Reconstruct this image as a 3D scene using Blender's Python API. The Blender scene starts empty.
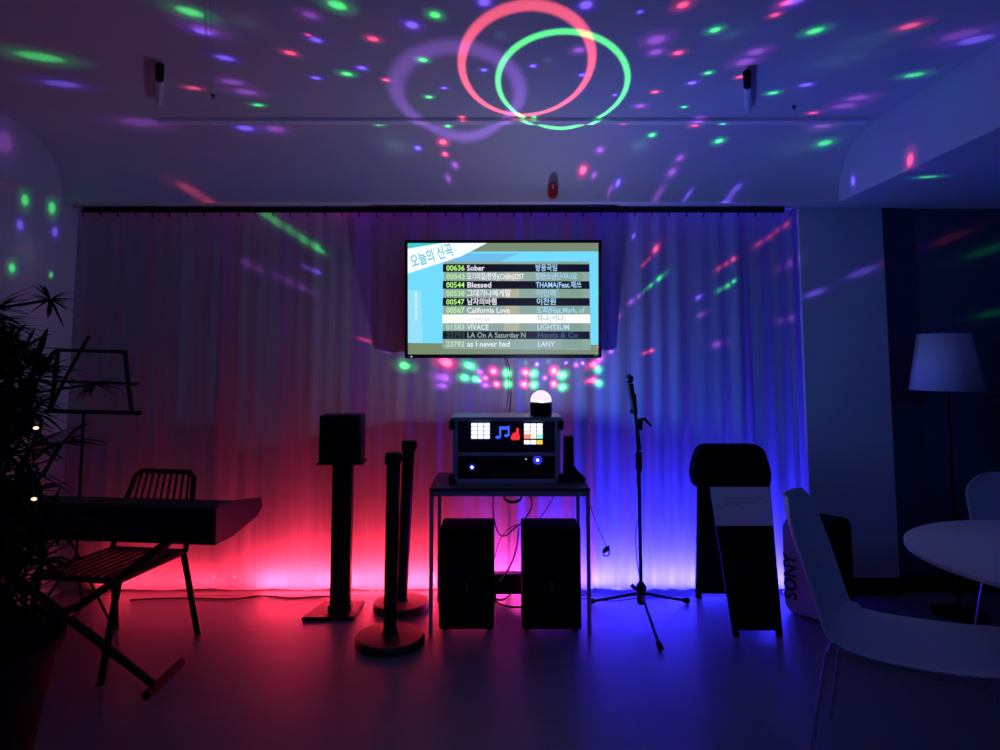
import bpy, bmesh, math, random
import numpy as np
from mathutils import Vector, Matrix
random.seed(7)
PI = math.pi
C = bpy.context.scene.collection
R = math.radians

# ------------------------------------------------------------------ camera
F_PX, PITCH, CX, CY, CAM_Z = 690.0, R(5.0), 500.0, 299.6, 1.42
cam_d = bpy.data.cameras.new('camera'); cam = bpy.data.objects.new('camera', cam_d); C.objects.link(cam)
cam.location = (0, 0, CAM_Z); cam.rotation_euler = (R(90) + PITCH, 0, 0)
cam_d.sensor_width = 36; cam_d.lens = 36 * F_PX / 1000; cam_d.shift_y = -(375 - CY) / 1000
cam_d.clip_start = 0.05
bpy.context.scene.camera = cam
sc = bpy.context.scene
sc.view_settings.view_transform = 'Standard'; sc.view_settings.look = 'None'
sc.view_settings.gamma = 1; sc.view_settings.exposure = 0; sc.view_settings.use_curve_mapping = False

def ray(px, py):
    a = (px - CX) / F_PX; b = (CY - py) / F_PX
    return Vector((a, math.cos(PITCH) - b * math.sin(PITCH), math.sin(PITCH) + b * math.cos(PITCH)))
def P(px, py, Y):                       # a point of the photo at depth Y
    d = ray(px, py); t = Y / d.y
    return Vector((d.x * t, Y, CAM_Z + d.z * t))
def Zp(px, py, z):                      # a point of the photo at height z
    d = ray(px, py); t = (z - CAM_Z) / d.z
    return Vector((d.x * t, d.y * t, z))
def srgb(r, g, b):
    f = lambda c: (c / 255 / 12.92) if c <= 10 else ((c / 255 + .055) / 1.055) ** 2.4
    return (f(r), f(g), f(b))

# ------------------------------------------------------------------ materials
def mat(name, col, rough=.6, metal=0, emit=None, estr=1, noise=0, nscale=8, spec=.5, bump=0):
    m = bpy.data.materials.new(name); m.use_nodes = True
    nt = m.node_tree; b = nt.nodes['Principled BSDF']
    b.inputs['Base Color'].default_value = (*col, 1); b.inputs['Roughness'].default_value = rough
    b.inputs['Metallic'].default_value = metal; b.inputs['Specular IOR Level'].default_value = spec
    if emit: b.inputs['Emission Color'].default_value = (*emit, 1); b.inputs['Emission Strength'].default_value = estr
    if noise or bump:
        tc = nt.nodes.new('ShaderNodeTexCoord'); n = nt.nodes.new('ShaderNodeTexNoise'); n.inputs['Scale'].default_value = nscale
        n.inputs['Detail'].default_value = 6
        nt.links.new(tc.outputs['Object'], n.inputs['Vector'])
        if noise:
            r = nt.nodes.new('ShaderNodeMapRange'); r.inputs[3].default_value = 1 - noise; r.inputs[4].default_value = 1 + noise
            nt.links.new(n.outputs['Fac'], r.inputs[0])
            v = nt.nodes.new('ShaderNodeVectorMath'); v.operation = 'SCALE'; v.inputs[0].default_value = col
            nt.links.new(r.outputs[0], v.inputs['Scale']); nt.links.new(v.outputs[0], b.inputs['Base Color'])
        if bump:
            u = nt.nodes.new('ShaderNodeBump'); u.inputs['Strength'].default_value = bump; u.inputs['Distance'].default_value = .01
            nt.links.new(n.outputs['Fac'], u.inputs['Height']); nt.links.new(u.outputs[0], b.inputs['Normal'])
    return m
def glow(name, col, s=1):
    return mat(name, (.02, .02, .02), .5, emit=col, estr=s)
M = dict(
    wall=mat('painted_plaster', (.62, .62, .64), .85, noise=.05, nscale=3, bump=.05),
    ceil=mat('ceiling_paint', (.68, .68, .70), .85, noise=.05, nscale=2, bump=.05),
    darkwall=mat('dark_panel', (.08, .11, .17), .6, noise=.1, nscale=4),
    floor=mat('vinyl_floor', (.155, .135, .185), .38, noise=.18, nscale=5, spec=.35, bump=.03),
    black=mat('black_plastic', (.004, .004, .005), .5, noise=.1, spec=.3),
    matt=mat('matt_black', (.004, .004, .004), .8, spec=.2, noise=.1),
    metal=mat('black_metal', (.005, .005, .006), .45, spec=.3, noise=.1),
    grey=mat('grey_metal', (.32, .33, .4), .4, .2, noise=.05),
    case=mat('case_edge', (.32, .38, .5), .45, .2, noise=.05),
    wood=mat('dark_wood', (.05, .018, .010), .5, noise=.3, nscale=20),
    white=mat('white_plastic', (.55, .58, .60), .5, noise=.03),
    tabletop=mat('white_laminate', (.60, .60, .62), .5, noise=.03),
    shade=mat('lamp_fabric', (.62, .60, .62), .9, noise=.04, nscale=60),
    leaf=mat('dark_leaf', (.008, .014, .008), .7, noise=.3, spec=.2),
    pot=mat('dark_pot', (.006, .006, .006), .8, noise=.2, spec=.1),
    paper=mat('paper', (.85, .88, .9), .8, noise=.02),
    ink=mat('ink', (.08, .08, .1), .8),
    sonybody=mat('speaker_side', (.6, .55, .62), .6, noise=.04),
    red=mat('red_lens', (.5, .01, .02), .25, noise=.05),
    chrome=mat('chair_wire', (.45, .45, .5), .3, .9),
    ivory=mat('key_white', (.5, .48, .45), .4),
    cable=mat('cable_rubber', (.012, .01, .012), .6),
    pink_cable=mat('pale_cable', (.5, .4, .45), .5),
)

# ------------------------------------------------------------------ mesh helpers
def bm_new(): return bmesh.new()
def add(bm, src):
    me = bpy.data.meshes.new('t'); src.to_mesh(me); src.free(); bm.from_mesh(me); bpy.data.meshes.remove(me); return bm
def box(bm, x0, x1, y0, y1, z0, z1, bev=0, seg=2, mtx=None):
    s = bmesh.new(); bmesh.ops.create_cube(s, size=1)
    for v in s.verts: v.co = Vector(((x0 + x1) / 2 + v.co.x * (x1 - x0), (y0 + y1) / 2 + v.co.y * (y1 - y0), (z0 + z1) / 2 + v.co.z * (z1 - z0)))
    if bev: bmesh.ops.bevel(s, geom=s.edges[:], offset=bev, segments=seg, profile=.5, affect='EDGES')
    if mtx: bmesh.ops.transform(s, matrix=mtx, verts=s.verts)
    return add(bm, s)
def tube(bm, pts, r, n=10, smooth=0):
    pts = [Vector(p) for p in pts]
    if smooth:
        q = []
        for i in range(len(pts) - 1):
            p0 = pts[max(i - 1, 0)]; p1 = pts[i]; p2 = pts[i + 1]; p3 = pts[min(i + 2, len(pts) - 1)]
            for k in range(smooth):
                t = k / smooth
                q.append(.5 * ((2 * p1) + (-p0 + p2) * t + (2 * p0 - 5 * p1 + 4 * p2 - p3) * t * t + (-p0 + 3 * p1 - 3 * p2 + p3) * t ** 3))
        q.append(pts[-1]); pts = q
    rs = r if isinstance(r, (list, tuple)) else [r] * len(pts)
    if len(rs) != len(pts): rs = [rs[0] + (rs[-1] - rs[0]) * i / (len(pts) - 1) for i in range(len(pts))]
    rings = []; ref = None
    for i, p in enumerate(pts):
        d = (pts[min(i + 1, len(pts) - 1)] - pts[max(i - 1, 0)]).normalized()
        if ref is None: ref = Vector((0, 0, 1)) if abs(d.z) < .9 else Vector((1, 0, 0))
        a = d.cross(ref).normalized(); b = a.cross(d).normalized(); ref = b
        rings.append([bm.verts.new(p + (a * math.cos(2 * PI * k / n) + b * math.sin(2 * PI * k / n)) * rs[i]) for k in range(n)])
    for i in range(len(rings) - 1):
        for k in range(n): bm.faces.new((rings[i][k], rings[i][(k + 1) % n], rings[i + 1][(k + 1) % n], rings[i + 1][k]))
    bm.faces.new(rings[0][::-1]); bm.faces.new(rings[-1])
    return bm
def lathe(bm, prof, n=32, c=(0, 0, 0), mtx=None):
    s = bmesh.new(); rings = []
    for r, z in prof:
        if r < 1e-5: rings.append([s.verts.new((0, 0, z))])
        else: rings.append([s.verts.new((r * math.cos(2 * PI * k / n), r * math.sin(2 * PI * k / n), z)) for k in range(n)])
    for a, b in zip(rings, rings[1:]):
        for k in range(n):
            k2 = (k + 1) % n
            f = [a[k % len(a)], a[k2 % len(a)], b[k2 % len(b)], b[k % len(b)]]
            f = list(dict.fromkeys(f))
            if len(f) > 2: s.faces.new(f)
    if len(rings[0]) > 1: s.faces.new(rings[0][::-1])
    if len(rings[-1]) > 1: s.faces.new(rings[-1])
    bmesh.ops.recalc_face_normals(s, faces=s.faces)
    bmesh.ops.transform(s, matrix=(mtx or Matrix()) if mtx else Matrix.Translation(c), verts=s.verts)
    return add(bm, s)
def prism(bm, poly, axis, a, b):        # poly in the plane across axis, extruded from a to b
    def mk(u, v, w): return {'x': (w, u, v), 'y': (u, w, v), 'z': (u, v, w)}[axis]
    A = [bm.verts.new(mk(u, v, a)) for u, v in poly]; B = [bm.verts.new(mk(u, v, b)) for u, v in poly]
    n = len(poly)
    bm.faces.new(A); bm.faces.new(B[::-1])
    for i in range(n): bm.faces.new((A[i], B[i], B[(i + 1) % n], A[(i + 1) % n]))
    bmesh.ops.recalc_face_normals(bm, faces=bm.faces)
    return bm
def rrect(w, h, r, n=6, cx=0, cz=0):
    pts = []
    for (sx, sz, a0) in ((1, 1, 0), (-1, 1, 90), (-1, -1, 180), (1, -1, 270)):
        for k in range(n + 1):
            a = R(a0 + 90 * k / n)
            pts.append((cx + sx * (w / 2 - r) + r * math.cos(a), cz + sz * (h / 2 - r) + r * math.sin(a)))
    return pts
def obj(name, bm, m, parent=None, smooth=False, auto=None):
    me = bpy.data.meshes.new(name); bm.to_mesh(me); bm.free()
    o = bpy.data.objects.new(name, me); C.objects.link(o); me.materials.append(m)
    if smooth:
        me.polygons.foreach_set('use_smooth', [True] * len(me.polygons))
        try: me.set_sharp_from_angle(angle=R(40))
        except Exception: pass
    if parent: o.parent = parent
    return o
def thing(name, label, cat, loc=(0, 0, 0), rz=0, group=None):
    o = bpy.data.objects.new(name, None); C.objects.link(o); o.empty_display_size = .1
    o.location = loc; o.rotation_euler = (0, 0, rz); o['label'] = label; o['category'] = cat
    if group: o['group'] = group
    return o
def tag(o, label, cat, group=None):
    o['label'] = label; o['category'] = cat
    if group: o['group'] = group
    return o
def struct(name, bm, m, smooth=False):
    o = obj(name, bm, m, None, smooth); o['kind'] = 'structure'; return o
def text_mesh(name, s, size, m, parent, loc, rot=(R(90), 0, 0), width=None, bold=0, align='LEFT'):
    cu = bpy.data.curves.new(name, 'FONT'); cu.body = s; cu.size = size; cu.align_x = align; cu.offset = bold; cu.resolution_u = 3
    to = bpy.data.objects.new(name + '_src', cu); C.objects.link(to)
    bpy.context.view_layer.update()
    dg = bpy.context.evaluated_depsgraph_get()
    me = bpy.data.meshes.new_from_object(to.evaluated_get(dg)); bpy.data.objects.remove(to)
    if width and len(me.vertices):
        xs = [v.co.x for v in me.vertices]; k = width / (max(xs) - min(xs))
        for v in me.vertices: v.co.x *= k
    me.name = name
    o = bpy.data.objects.new(name, me); C.objects.link(o); me.materials.clear(); me.materials.append(m)
    o.parent = parent; o.location = loc; o.rotation_euler = rot
    return o

# ------------------------------------------------------------------ the room
XL, XS, XC, XR = -2.70, 2.09, 2.435, 3.70     # left wall, soffit face, end of the pale back wall, right wall
YB, YD, YF = 4.50, 4.385, -2.6
ZC, ZL = 2.75, 2.39                           # ceiling, lower lip
Y0, Y1 = 3.71, 4.18                           # the cove
b = bm_new(); box(b, XL - .1, XR + .1, YF - .1, YB + .1, -.1, 0); struct('floor', b, M['floor'])
prof = [(YF, ZC), (Y0, ZC)]
N = 20
for k in range(1, N + 1):
    a = PI / 2 * k / N
    prof.append((Y0 + (Y1 - Y0) * math.sin(a), ZL + .05 + (ZC - ZL - .05) * math.cos(a)))
prof += [(Y1, ZL), (YB, ZL), (YB, ZC + .1), (YF, ZC + .1)]
b = bm_new(); prism(b, prof, 'x', XL, XS); struct('ceiling', b, M['ceil'], True)
b = bm_new(); box(b, XL - .1, XC, YB, YB + .1, 0, ZC + .1); struct('wall_back', b, M['wall'])
YP = 4.335                                    # the pale pier right of the curtain stands forward
b = bm_new(); box(b, 1.905, XC, YP, YB, 0, ZL); struct('wall_pier', b, M['wall'])
b = bm_new(); box(b, XL - .1, XL, YF, YB, 0, ZC + .1); struct('wall_left', b, M['wall'])
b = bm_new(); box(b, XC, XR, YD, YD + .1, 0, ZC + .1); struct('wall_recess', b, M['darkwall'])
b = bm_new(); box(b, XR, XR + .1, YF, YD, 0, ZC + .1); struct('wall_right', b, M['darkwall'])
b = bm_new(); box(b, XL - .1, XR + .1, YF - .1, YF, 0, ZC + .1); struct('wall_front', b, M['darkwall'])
b = bm_new(); box(b, XS, XR, YF, YD, ZL, ZC + .1, .01); struct('trim_1', b, M['ceil'])          # soffit along the right wall
b = bm_new(); box(b, XL, XL + .014, YF, YB, ZL, ZL + .022, .003); struct('trim_2', b, M['wall'])       # lip above the left wall
b = bm_new(); box(b, -1.88, 2.04, Y0 - .01, Y0 + .05, ZC - .02, ZC, .003); struct('trim_3', b, mat('trim_paint', (.9, .9, .92), .4))
b = bm_new(); box(b, 1.91, XC - .004, YP - .003, YP + .01, 1.49, 1.50); struct('trim_4', b, M['wall'])
b = bm_new(); box(b, 1.98, XC + .002, YP - .015, YP, 0, .10, .003); box(b, XC + .002, XR, YD - .015, YD, 0, .10, .003); struct('baseboard_right', b, M['black'])

b = bm_new(); box(b, XL + .02, 1.80, YB - .012, YB - .002, .02, 2.30); struct('added_window_1', b, mat('added_dark_glass', (.03, .03, .045), .25, noise=.05))  # unseen dark glass added behind the curtains to cut the LED bounce
b = bm_new()
for x in (-2.66, -1.55, -.43, .68, 1.80): box(b, x - .02, x + .02, YB - .025, YB - .012, .02, 2.30, .003)
box(b, XL + .02, 1.82, YB - .025, YB - .012, 2.26, 2.30, .003); struct('trim_5', b, M['darkwall'])  # frame bars of the added dark glass

# ------------------------------------------------------------------ curtains
def curtain_mat():
    m = bpy.data.materials.new('sheer_curtain'); m.use_nodes = True; nt = m.node_tree; nt.nodes.clear()
    out = nt.nodes.new('ShaderNodeOutputMaterial'); d = nt.nodes.new('ShaderNodeBsdfDiffuse'); t = nt.nodes.new('ShaderNodeBsdfTranslucent')
    tc = nt.nodes.new('ShaderNodeTexCoord'); w = nt.nodes.new('ShaderNodeTexNoise'); mp = nt.nodes.new('ShaderNodeMapping')
    mp.inputs['Scale'].default_value = (60, 1, 2); w.inputs['Scale'].default_value = 1.5
    nt.links.new(tc.outputs['Object'], mp.inputs[0]); nt.links.new(mp.outputs[0], w.inputs['Vector'])
    r = nt.nodes.new('ShaderNodeMapRange'); r.inputs[3].default_value = .52; r.inputs[4].default_value = .74
    nt.links.new(w.outputs['Fac'], r.inputs[0])
    for s in (d, t): nt.links.new(r.outputs[0], s.inputs['Color'])
    a = nt.nodes.new('ShaderNodeMixShader'); a.inputs[0].default_value = .5
    nt.links.new(d.outputs[0], a.inputs[1]); nt.links.new(t.outputs[0], a.inputs[2])
    nt.links.new(a.outputs[0], out.inputs[0]); return m
M['curtain'] = curtain_mat()
def curtain(name, x0, x1, seed, label, soft):
    rnd = random.Random(seed); n = int((x1 - x0) / .006); nz = 26; z0, z1 = .022, 2.386
    waves = [(rnd.uniform(30, 75), rnd.uniform(0, 6.3), rnd.uniform(.3, 1)) for _ in range(6)]
    lo = [(rnd.uniform(8, 22), rnd.uniform(0, 6.3), rnd.uniform(.5, 1)) for _ in range(3)]
    b = bm_new(); g = []
    for j in range(nz + 1):
        t = j / nz; z = z0 + (z1 - z0) * t; row = []
        for i in range(n + 1):
            x = x0 + (x1 - x0) * i / n; xx = x + .02 * (1 - t) * math.sin(3 * x + seed)
            s = sum(a * math.sin(w * xx + p) for w, p, a in waves) / 3.2
            q = sum(a * math.sin(w * xx * (1 + .02 * (1 - t)) + p) for w, p, a in lo) / 2.2
            amp = .013 + .008 * (1 - t)
            y = 4.36 + soft * amp * s + (.012 + .008 * (1 - t)) * q
            if x > 1.86: y += .125 * ((x - 1.86) / .04) ** 2
            row.append(b.verts.new((x, y, z)))
        g.append(row)
    for j in range(nz):
        for i in range(n): b.faces.new((g[j][i], g[j][i + 1], g[j + 1][i + 1], g[j + 1][i]))
    b2 = b
    t = thing('curtain', label, 'curtain', (0, 0, 0), 0, 'sheer curtains on the back wall')
    obj('curtain_cloth', b2, M['curtain'], t, True)
    b = bm_new()
    x = x0 + .04
    while x < x1 - .02:
        tube(b, [(x, 4.35, 2.335), (x, 4.314, 2.36)], .004, 6); x += .11
    obj('hooks', b, M['metal'], t)['kind'] = 'stuff'
curtain('curtain', XL + .002, .06, 3, 'pale sheer curtain, left panel, lit red along its foot', .5)
curtain('curtain', .05, 1.90, 11, 'pale sheer curtain, right panel, lit blue and violet along its foot', .85)
t = thing('curtain_rail', 'long thin black curtain rail under the ceiling cove above the television', 'curtain rail')
b = bm_new(); box(b, XL + .06, 1.80, 4.292, 4.314, 2.350, 2.384, .004); obj('rail', b, M['metal'], t)
for x in (-2.2, -1.1, 0.0, .72, 1.6):
    b = bm_new(); box(b, x - .012, x + .012, 4.296, 4.312, 2.36, ZL, .002); obj('bracket', b, M['metal'], t)

# ------------------------------------------------------------------ LED strips behind the curtain foot
def led(name, x0, x1, col, power, label):
    t = thing(name, label, 'light strip', (0, 0, 0), 0, 'LED strips behind the curtains')
    b = bm_new(); box(b, x0, x1, 4.458, 4.474, 0, .008, .001); obj('strip_base', b, M['white'], t)
    b = bm_new()
    n = int((x1 - x0) / .05)
    for k in range(n): box(b, x0 + .02 + .05 * k, x0 + .03 + .05 * k, 4.462, 4.470, .0075, .0105)
    obj('diodes', b, glow(name + '_glow', col, 3), t)['kind'] = 'stuff'
    L = bpy.data.lights.new('strip_light', 'AREA'); L.shape = 'RECTANGLE'; L.size = x1 - x0; L.size_y = .02; L.energy = power; L.color = col; L.spread = R(118) if col[0] > .5 else R(135)
    lo = bpy.data.objects.new('strip_light', L); C.objects.link(lo); lo.parent = t
    lo.location = ((x0 + x1) / 2, 4.466, .02); lo.rotation_euler = (R(180 + (48 if col[0] > .5 else 30)), 0, 0)
RED, BLUE = (1, .034, .085), (.030, .023, 1)
led('led_strip', -2.45, -1.5, RED, 4, 'red LED strip on the floor behind the curtain, left end')
led('led_strip', -1.5, -.25, RED, 23, 'red LED strip on the floor behind the curtain by the posts')
led('led_strip', -.25, .20, (1, .05, .36), 6, 'pink LED strip on the floor behind the table')
led('led_strip', .20, .50, (.2, .03, 1), 8, 'violet LED strip on the floor behind the right floor speaker')
led('led_strip', .50, 1.84, BLUE, 80, 'blue LED strip on the floor behind the curtain by the microphone stand')

# ------------------------------------------------------------------ television
pb = P(503, 358, 4.255); pt = P(503, 240, 4.185)
Wt = .5 * ((P(604, 240, 4.13) - P(402, 240, 4.13)).length + (P(600, 358, 4.25) - P(406, 358, 4.25)).length)
Ht = (pt - pb).length; tilt = math.atan2(pb.y - pt.y, pt.z - pb.z)
tv = thing('television', 'flat television on the back wall showing a bright song list', 'television', (pb + pt) / 2)
tv.rotation_euler = (tilt, 0, R(-.4))
w2, h2 = Wt / 2, Ht / 2
b = bm_new(); box(b, -w2, w2, 0, .035, -h2, h2, .004); box(b, -w2 * .6, w2 * .6, .03, .06, -h2 * .6, h2 * .5, .01); obj('casing', b, M['black'], tv)
b = bm_new(); bz = .019
box(b, -w2, w2, -.008, .002, h2 - bz, h2, .002); box(b, -w2, w2, -.008, .002, -h2, -h2 + bz * 1.2, .002)
box(b, -w2, -w2 + bz, -.008, .002, -h2, h2, .002); box(b, w2 - bz, w2, -.008, .002, -h2, h2, .002); obj('bezel', b, M['black'], tv)
b = bm_new(); box(b, -.12, .12, .06, .075, -.12, .12, .003); box(b, -.03, .03, .07, .11, -.04, .04, .004); obj('wall_bracket', b, M['metal'], tv)
sx0, sx1, sz0, sz1 = -w2 + bz, w2 - bz, -h2 + bz * 1.2, h2 - bz
def suv(px, py):                      # photograph pixel on the screen -> local coordinates
    v = (355.5 - py) / (355.5 - 243.5); l = 409.5 + (405 - 409.5) * v; r = 598 + (602 - 598) * v
    u = (px - l) / (r - l); return sx0 + (sx1 - sx0) * min(max(u, 0), 1), sz0 + (sz1 - sz0) * min(max(v, 0), 1)
def spoly(pts, y):
    b = bm_new(); b.faces.new([b.verts.new((*((suv(px, py)[0], y, suv(px, py)[1])),)) for px, py in pts])
    bmesh.ops.recalc_face_normals(b, faces=b.faces); return b
G = {}
def gm(r, g, b_, k=1.0):
    key = (r, g, b_, k)
    if key not in G: G[key] = glow('screen_colour_%d' % len(G), srgb(r, g, b_), k)
    return G[key]
b = bm_new(); box(b, sx0, sx1, -.0012, .0, sz0, sz1)
scr = obj('screen', b, gm(122, 140, 112), tv)
def onscr(name, pts, y, col, k=1.0): return obj(name, spoly(pts, y), gm(*col, k), scr)
onscr('screen_panel', [(400, 252), (602, 252), (599.4, 346), (405, 344)], -.002, (112, 216, 250), 1.05)
onscr('screen_panel', [(400, 290), (420, 292), (424, 345), (400, 344)], -.0024, (150, 225, 250))
onscr('screen_panel', [(430, 254), (520, 254), (500, 262), (450, 262)], -.0024, (110, 190, 240))
onscr('screen_panel', [(443, 262), (592, 262), (591, 351), (443.5, 350)], -.003, (140, 168, 158))
onscr('screen_panel', [(560, 262), (585, 262), (583, 349), (562, 349)], -.0032, (128, 162, 142))
onscr('screen_panel', [(505, 272), (520, 272), (520, 334), (505, 334)], -.0032, (176, 178, 150))
onscr('title_banner', [(400, 243), (487, 243), (460, 257), (404, 274)], -.004, (236, 244, 255), 1.15)
onscr('title_banner', [(400, 243), (440, 243), (405, 249), (400, 250)], -.0045, (60, 205, 205))
for yc, col in ((268.5, (6, 8, 22)), (285.5, (8, 6, 18)), (302.5, (8, 6, 20)), (336, (4, 10, 18))):
    dx = (yc - 268) * .02
    onscr('list_row', [(442 + dx, yc - 4), (592 - dx * 1.4, yc - 3.6), (592 - dx * 1.4, yc + 4.2), (442 + dx, yc + 4)], -.0045, col)
onscr('list_row', [(443, 315.5), (591, 315.5), (591, 324), (443, 324)], -.0045, (255, 255, 255), 1.3)
onscr('screen_panel', [(405, 344), (443, 344.5), (443, 356), (405, 356)], -.0034, (120, 138, 104))
GR, WH, CYC = (185, 255, 130), (245, 240, 255), (170, 220, 255)
rows = [(268.5, '00636', 'Sober', '방용국임', GR, WH, CYC, 34, 40), (277, '00543', '모기의집(환영)(Chillin)OST', '방탄소년단이나요', (190, 240, 160), WH, (165, 215, 245), 110, 78),
        (285.5, '00544', 'Blessed', 'THAMA(Feat.재쓰', GR, WH, CYC, 46, 86), (294, '00538', '그대가나에게말', '이민혁', (190, 235, 165), WH, (160, 210, 240), 84, 36),
        (302.5, '00547', '남자의바램', '이찬원', GR, WH, CYC, 56, 36), (311, '00567', 'California Love', '도희(Feat.Mark, of', (200, 245, 165), WH, (160, 215, 250), 82, 90),
        (319.5, '00566', 'Universe', '하나(키다)', (225, 250, 190), (205, 205, 220), (130, 160, 165), 44, 54), (328, '01583', 'VIVACE', 'LIGHTSUM', (190, 225, 200), (225, 235, 240), (195, 215, 240), 42, 60),
        (336, '23793', 'LA On A Saturday N', 'Hoots & Co', (50, 75, 60), (150, 165, 160), (60, 85, 130), 112, 76), (345, '23792', 'as I never had', 'LANY', (200, 230, 190), (235, 240, 240), (205, 220, 245), 82, 32)]
pxw = (sx1 - sx0) / 194.0
for yc, n1, n2, n3, c1, c2, c3, w_2, w_3 in rows:
    for px, s, c, wd in ((445.5, n1, c1, 19), (466.5, n2, c2, w_2 * .54), (536.5, n3, c3, w_3 * .55)):
        x, z = suv(px + (yc - 268) * .02, yc + 2.6)
        text_mesh('list_text', s, .046, gm(*c), scr, (x, -.0055, z), width=wd * pxw * .98, bold=.0008)
x, z = suv(410.5, 267.5)
text_mesh('title_text', '오늘의 신곡', .088, gm(80, 190, 215), scr, (x, -.0055, z), rot=(R(90), R(-17), 0), width=44 * pxw, bold=.0012)
x, z = suv(417.5, 321)
text_mesh('side_text', 'TODAY NEW SONG', .02, gm(225, 250, 255), scr, (x, -.0055, z), rot=(R(90), R(-90), 0), bold=.0006)
b = bm_new(); box(b, -w2 + .035, -w2 + .047, -.010, -.007, -h2 + .007, -h2 + .012); obj('power_light', b, gm(220, 235, 255), tv)

# ------------------------------------------------------------------ table with the karaoke rack
T = thing('side_table', 'narrow dark table with thin metal legs below the television', 'table', (.052, 3.97, 0))
ty0, ty1 = 3.715 - 3.97, 4.225 - 3.97; tw = .425
b = bm_new(); box(b, -tw, tw, ty0, ty1, .728, .746, .003); obj('table_top', b, mat('table_board', (.05, .045, .06), .35, noise=.2, nscale=15), T)
b = bm_new()
for (y,) in ((ty0 + .012,), (ty1 - .012,)): box(b, -tw + .01, tw - .01, y - .010, y + .010, .703, .728, .002)
for x in (-tw + .015, tw - .015): box(b, x - .010, x + .010, ty0 + .02, ty1 - .02, .703, .728, .002)
obj('apron', b, M['grey'], T)
for x in (-tw + .012, tw - .012):
    for y in (ty0 + .012, ty1 - .012):
        b = bm_new(); box(b, x - .010, x + .010, y - .010, y + .010, 0, .728, .002); obj('leg', b, M['grey'], T)
K = thing('karaoke_rack', 'black karaoke rack case with glowing button pads standing on the table', 'karaoke machine', (.035, 3.84, .746))
W, H, D = .295, .362, .30
b = bm_new()
box(b, -W, -W + .028, 0, D, 0, H - .02, .003); box(b, W - .028, W, 0, D, 0, H - .02, .003); box(b, -W, W, 0, D, 0, .024, .003)
box(b, -W, W, D - .01, D, 0, H - .02); obj('case_body', b, M['case'], K)
b = bm_new(); box(b, -W - .012, W + .012, -.012, D + .01, H - .022, H, .004); obj('case_lid', b, M['case'], K)
b = bm_new(); box(b, -W + .028, W - .028, .002, .03, .148, .166, .002); obj('shelf', b, M['case'], K)
for x in (-W - .004, W + .004):
    for z in (.02, H - .05): b = bm_new(); box(b, x - .016, x + .016, -.006, .03, z - .02, z + .03, .004); obj('corner_guard', b, M['metal'], K)
b = bm_new(); box(b, -W + .028, W - .028, .012, .2, .166, H - .022); up = obj('control_panel', b, mat('panel_blue_black', (.008, .009, .03), .4, noise=.1), K)
b = bm_new(); box(b, -W + .028, W - .028, .016, .22, .024, .148); lowp = obj('amplifier', b, M['black'], K)
def kx(px): return P(px, 440, 3.84).x - .035
def kz(py): return P(500, py, 3.84).z - .746
def pad(px0, px1, py0, py1, col, k, name='button'):
    b = bm_new(); box(b, kx(px0), kx(px1), .004, .013, kz(py1), kz(py0), .0015); obj(name, b, gm(*col, k), up)
for i in range(3):
    for j in range(4):
        x = 471.2 + i * 6.35; y = 423.2 + j * 4.05; pad(x, x + 5.8, y, y + 3.5, (235, 240, 255), 1.3)
        x = 524.2 + i * 6.35; y = 423.6 + j * 3.9
        col = (245, 245, 250) if j < 3 else [(255, 130, 120), (255, 235, 200), (130, 245, 225)][i]
        if j == 2: col = [(255, 215, 215), (255, 250, 240), (235, 250, 255)][i]
        pad(x, x + 5.8, y, y + 3.4, col, 1.25)
    x = 524.2 + i * 6.35; pad(x, x + 5.7, 440.4, 444.4, [(255, 245, 245), (250, 245, 255), (255, 195, 60)][i], 1.3)
def disc(px, py, r, m, parent, name, y=.010, flat=1.0):
    b = bm_new(); lathe(b, [(0, -.004), (r, -.004), (r, .003), (r * .7, .006), (0, .006)], 20, mtx=Matrix.Translation((kx(px), y, kz(py))) @ Matrix.Rotation(R(90), 4, 'X') @ Matrix.Diagonal((1, flat, 1, 1)))
    return obj(name, b, m, parent, True)
nb = gm(70, 100, 255); nr = gm(255, 50, 60)
b = bm_new()
for (x, y, r) in ((498, 437.5, .014), (506.5, 435.8, .013)):
    lathe(b, [(0, -.003), (r, -.003), (r, .004), (0, .004)], 16, mtx=Matrix.Translation((kx(x), .010, kz(y))) @ Matrix.Rotation(R(90), 4, 'X') @ Matrix.Diagonal((1, .6, 1, 1)))
box(b, kx(499.2), kx(501.2), .006, .013, kz(437), kz(427)); box(b, kx(507.8), kx(509.6), .006, .013, kz(436), kz(426))
box(b, kx(499.2), kx(509.6), .006, .013, kz(429.8), kz(426.6))
obj('note_symbol', b, nb, up)
b = bm_new()
poly = [(510.5, 438), (512.5, 434), (516, 432), (516.5, 428.5), (518.5, 428), (519, 433), (520, 437), (519.5, 440), (512, 440.2)]
prism(b, [(kx(x), kz(y)) for x, y in poly][::-1], 'y', .005, .013)
obj('star_symbol', b, nr, up)
disc(472, 467.5, .009, gm(190, 205, 255, 2.0), lowp, 'knob_light', .012); disc(537.5, 460.3, .008, gm(210, 215, 255, 2.0), lowp, 'knob_light', .006)
disc(472, 467.5, .019, gm(25, 25, 150, .8), lowp, 'knob', .015); disc(537.5, 460.3, .026, gm(55, 50, 230, .9), lowp, 'knob', .014)
disc(526, 459.5, .005, gm(200, 200, 215), lowp, 'knob_light', .012, .6)
for k in range(5): b = bm_new(); box(b, -.20 + .06 * k, -.17 + .06 * k, .010, .016, .04, .044); obj('vent_slot', b, M['black'], lowp)
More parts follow.
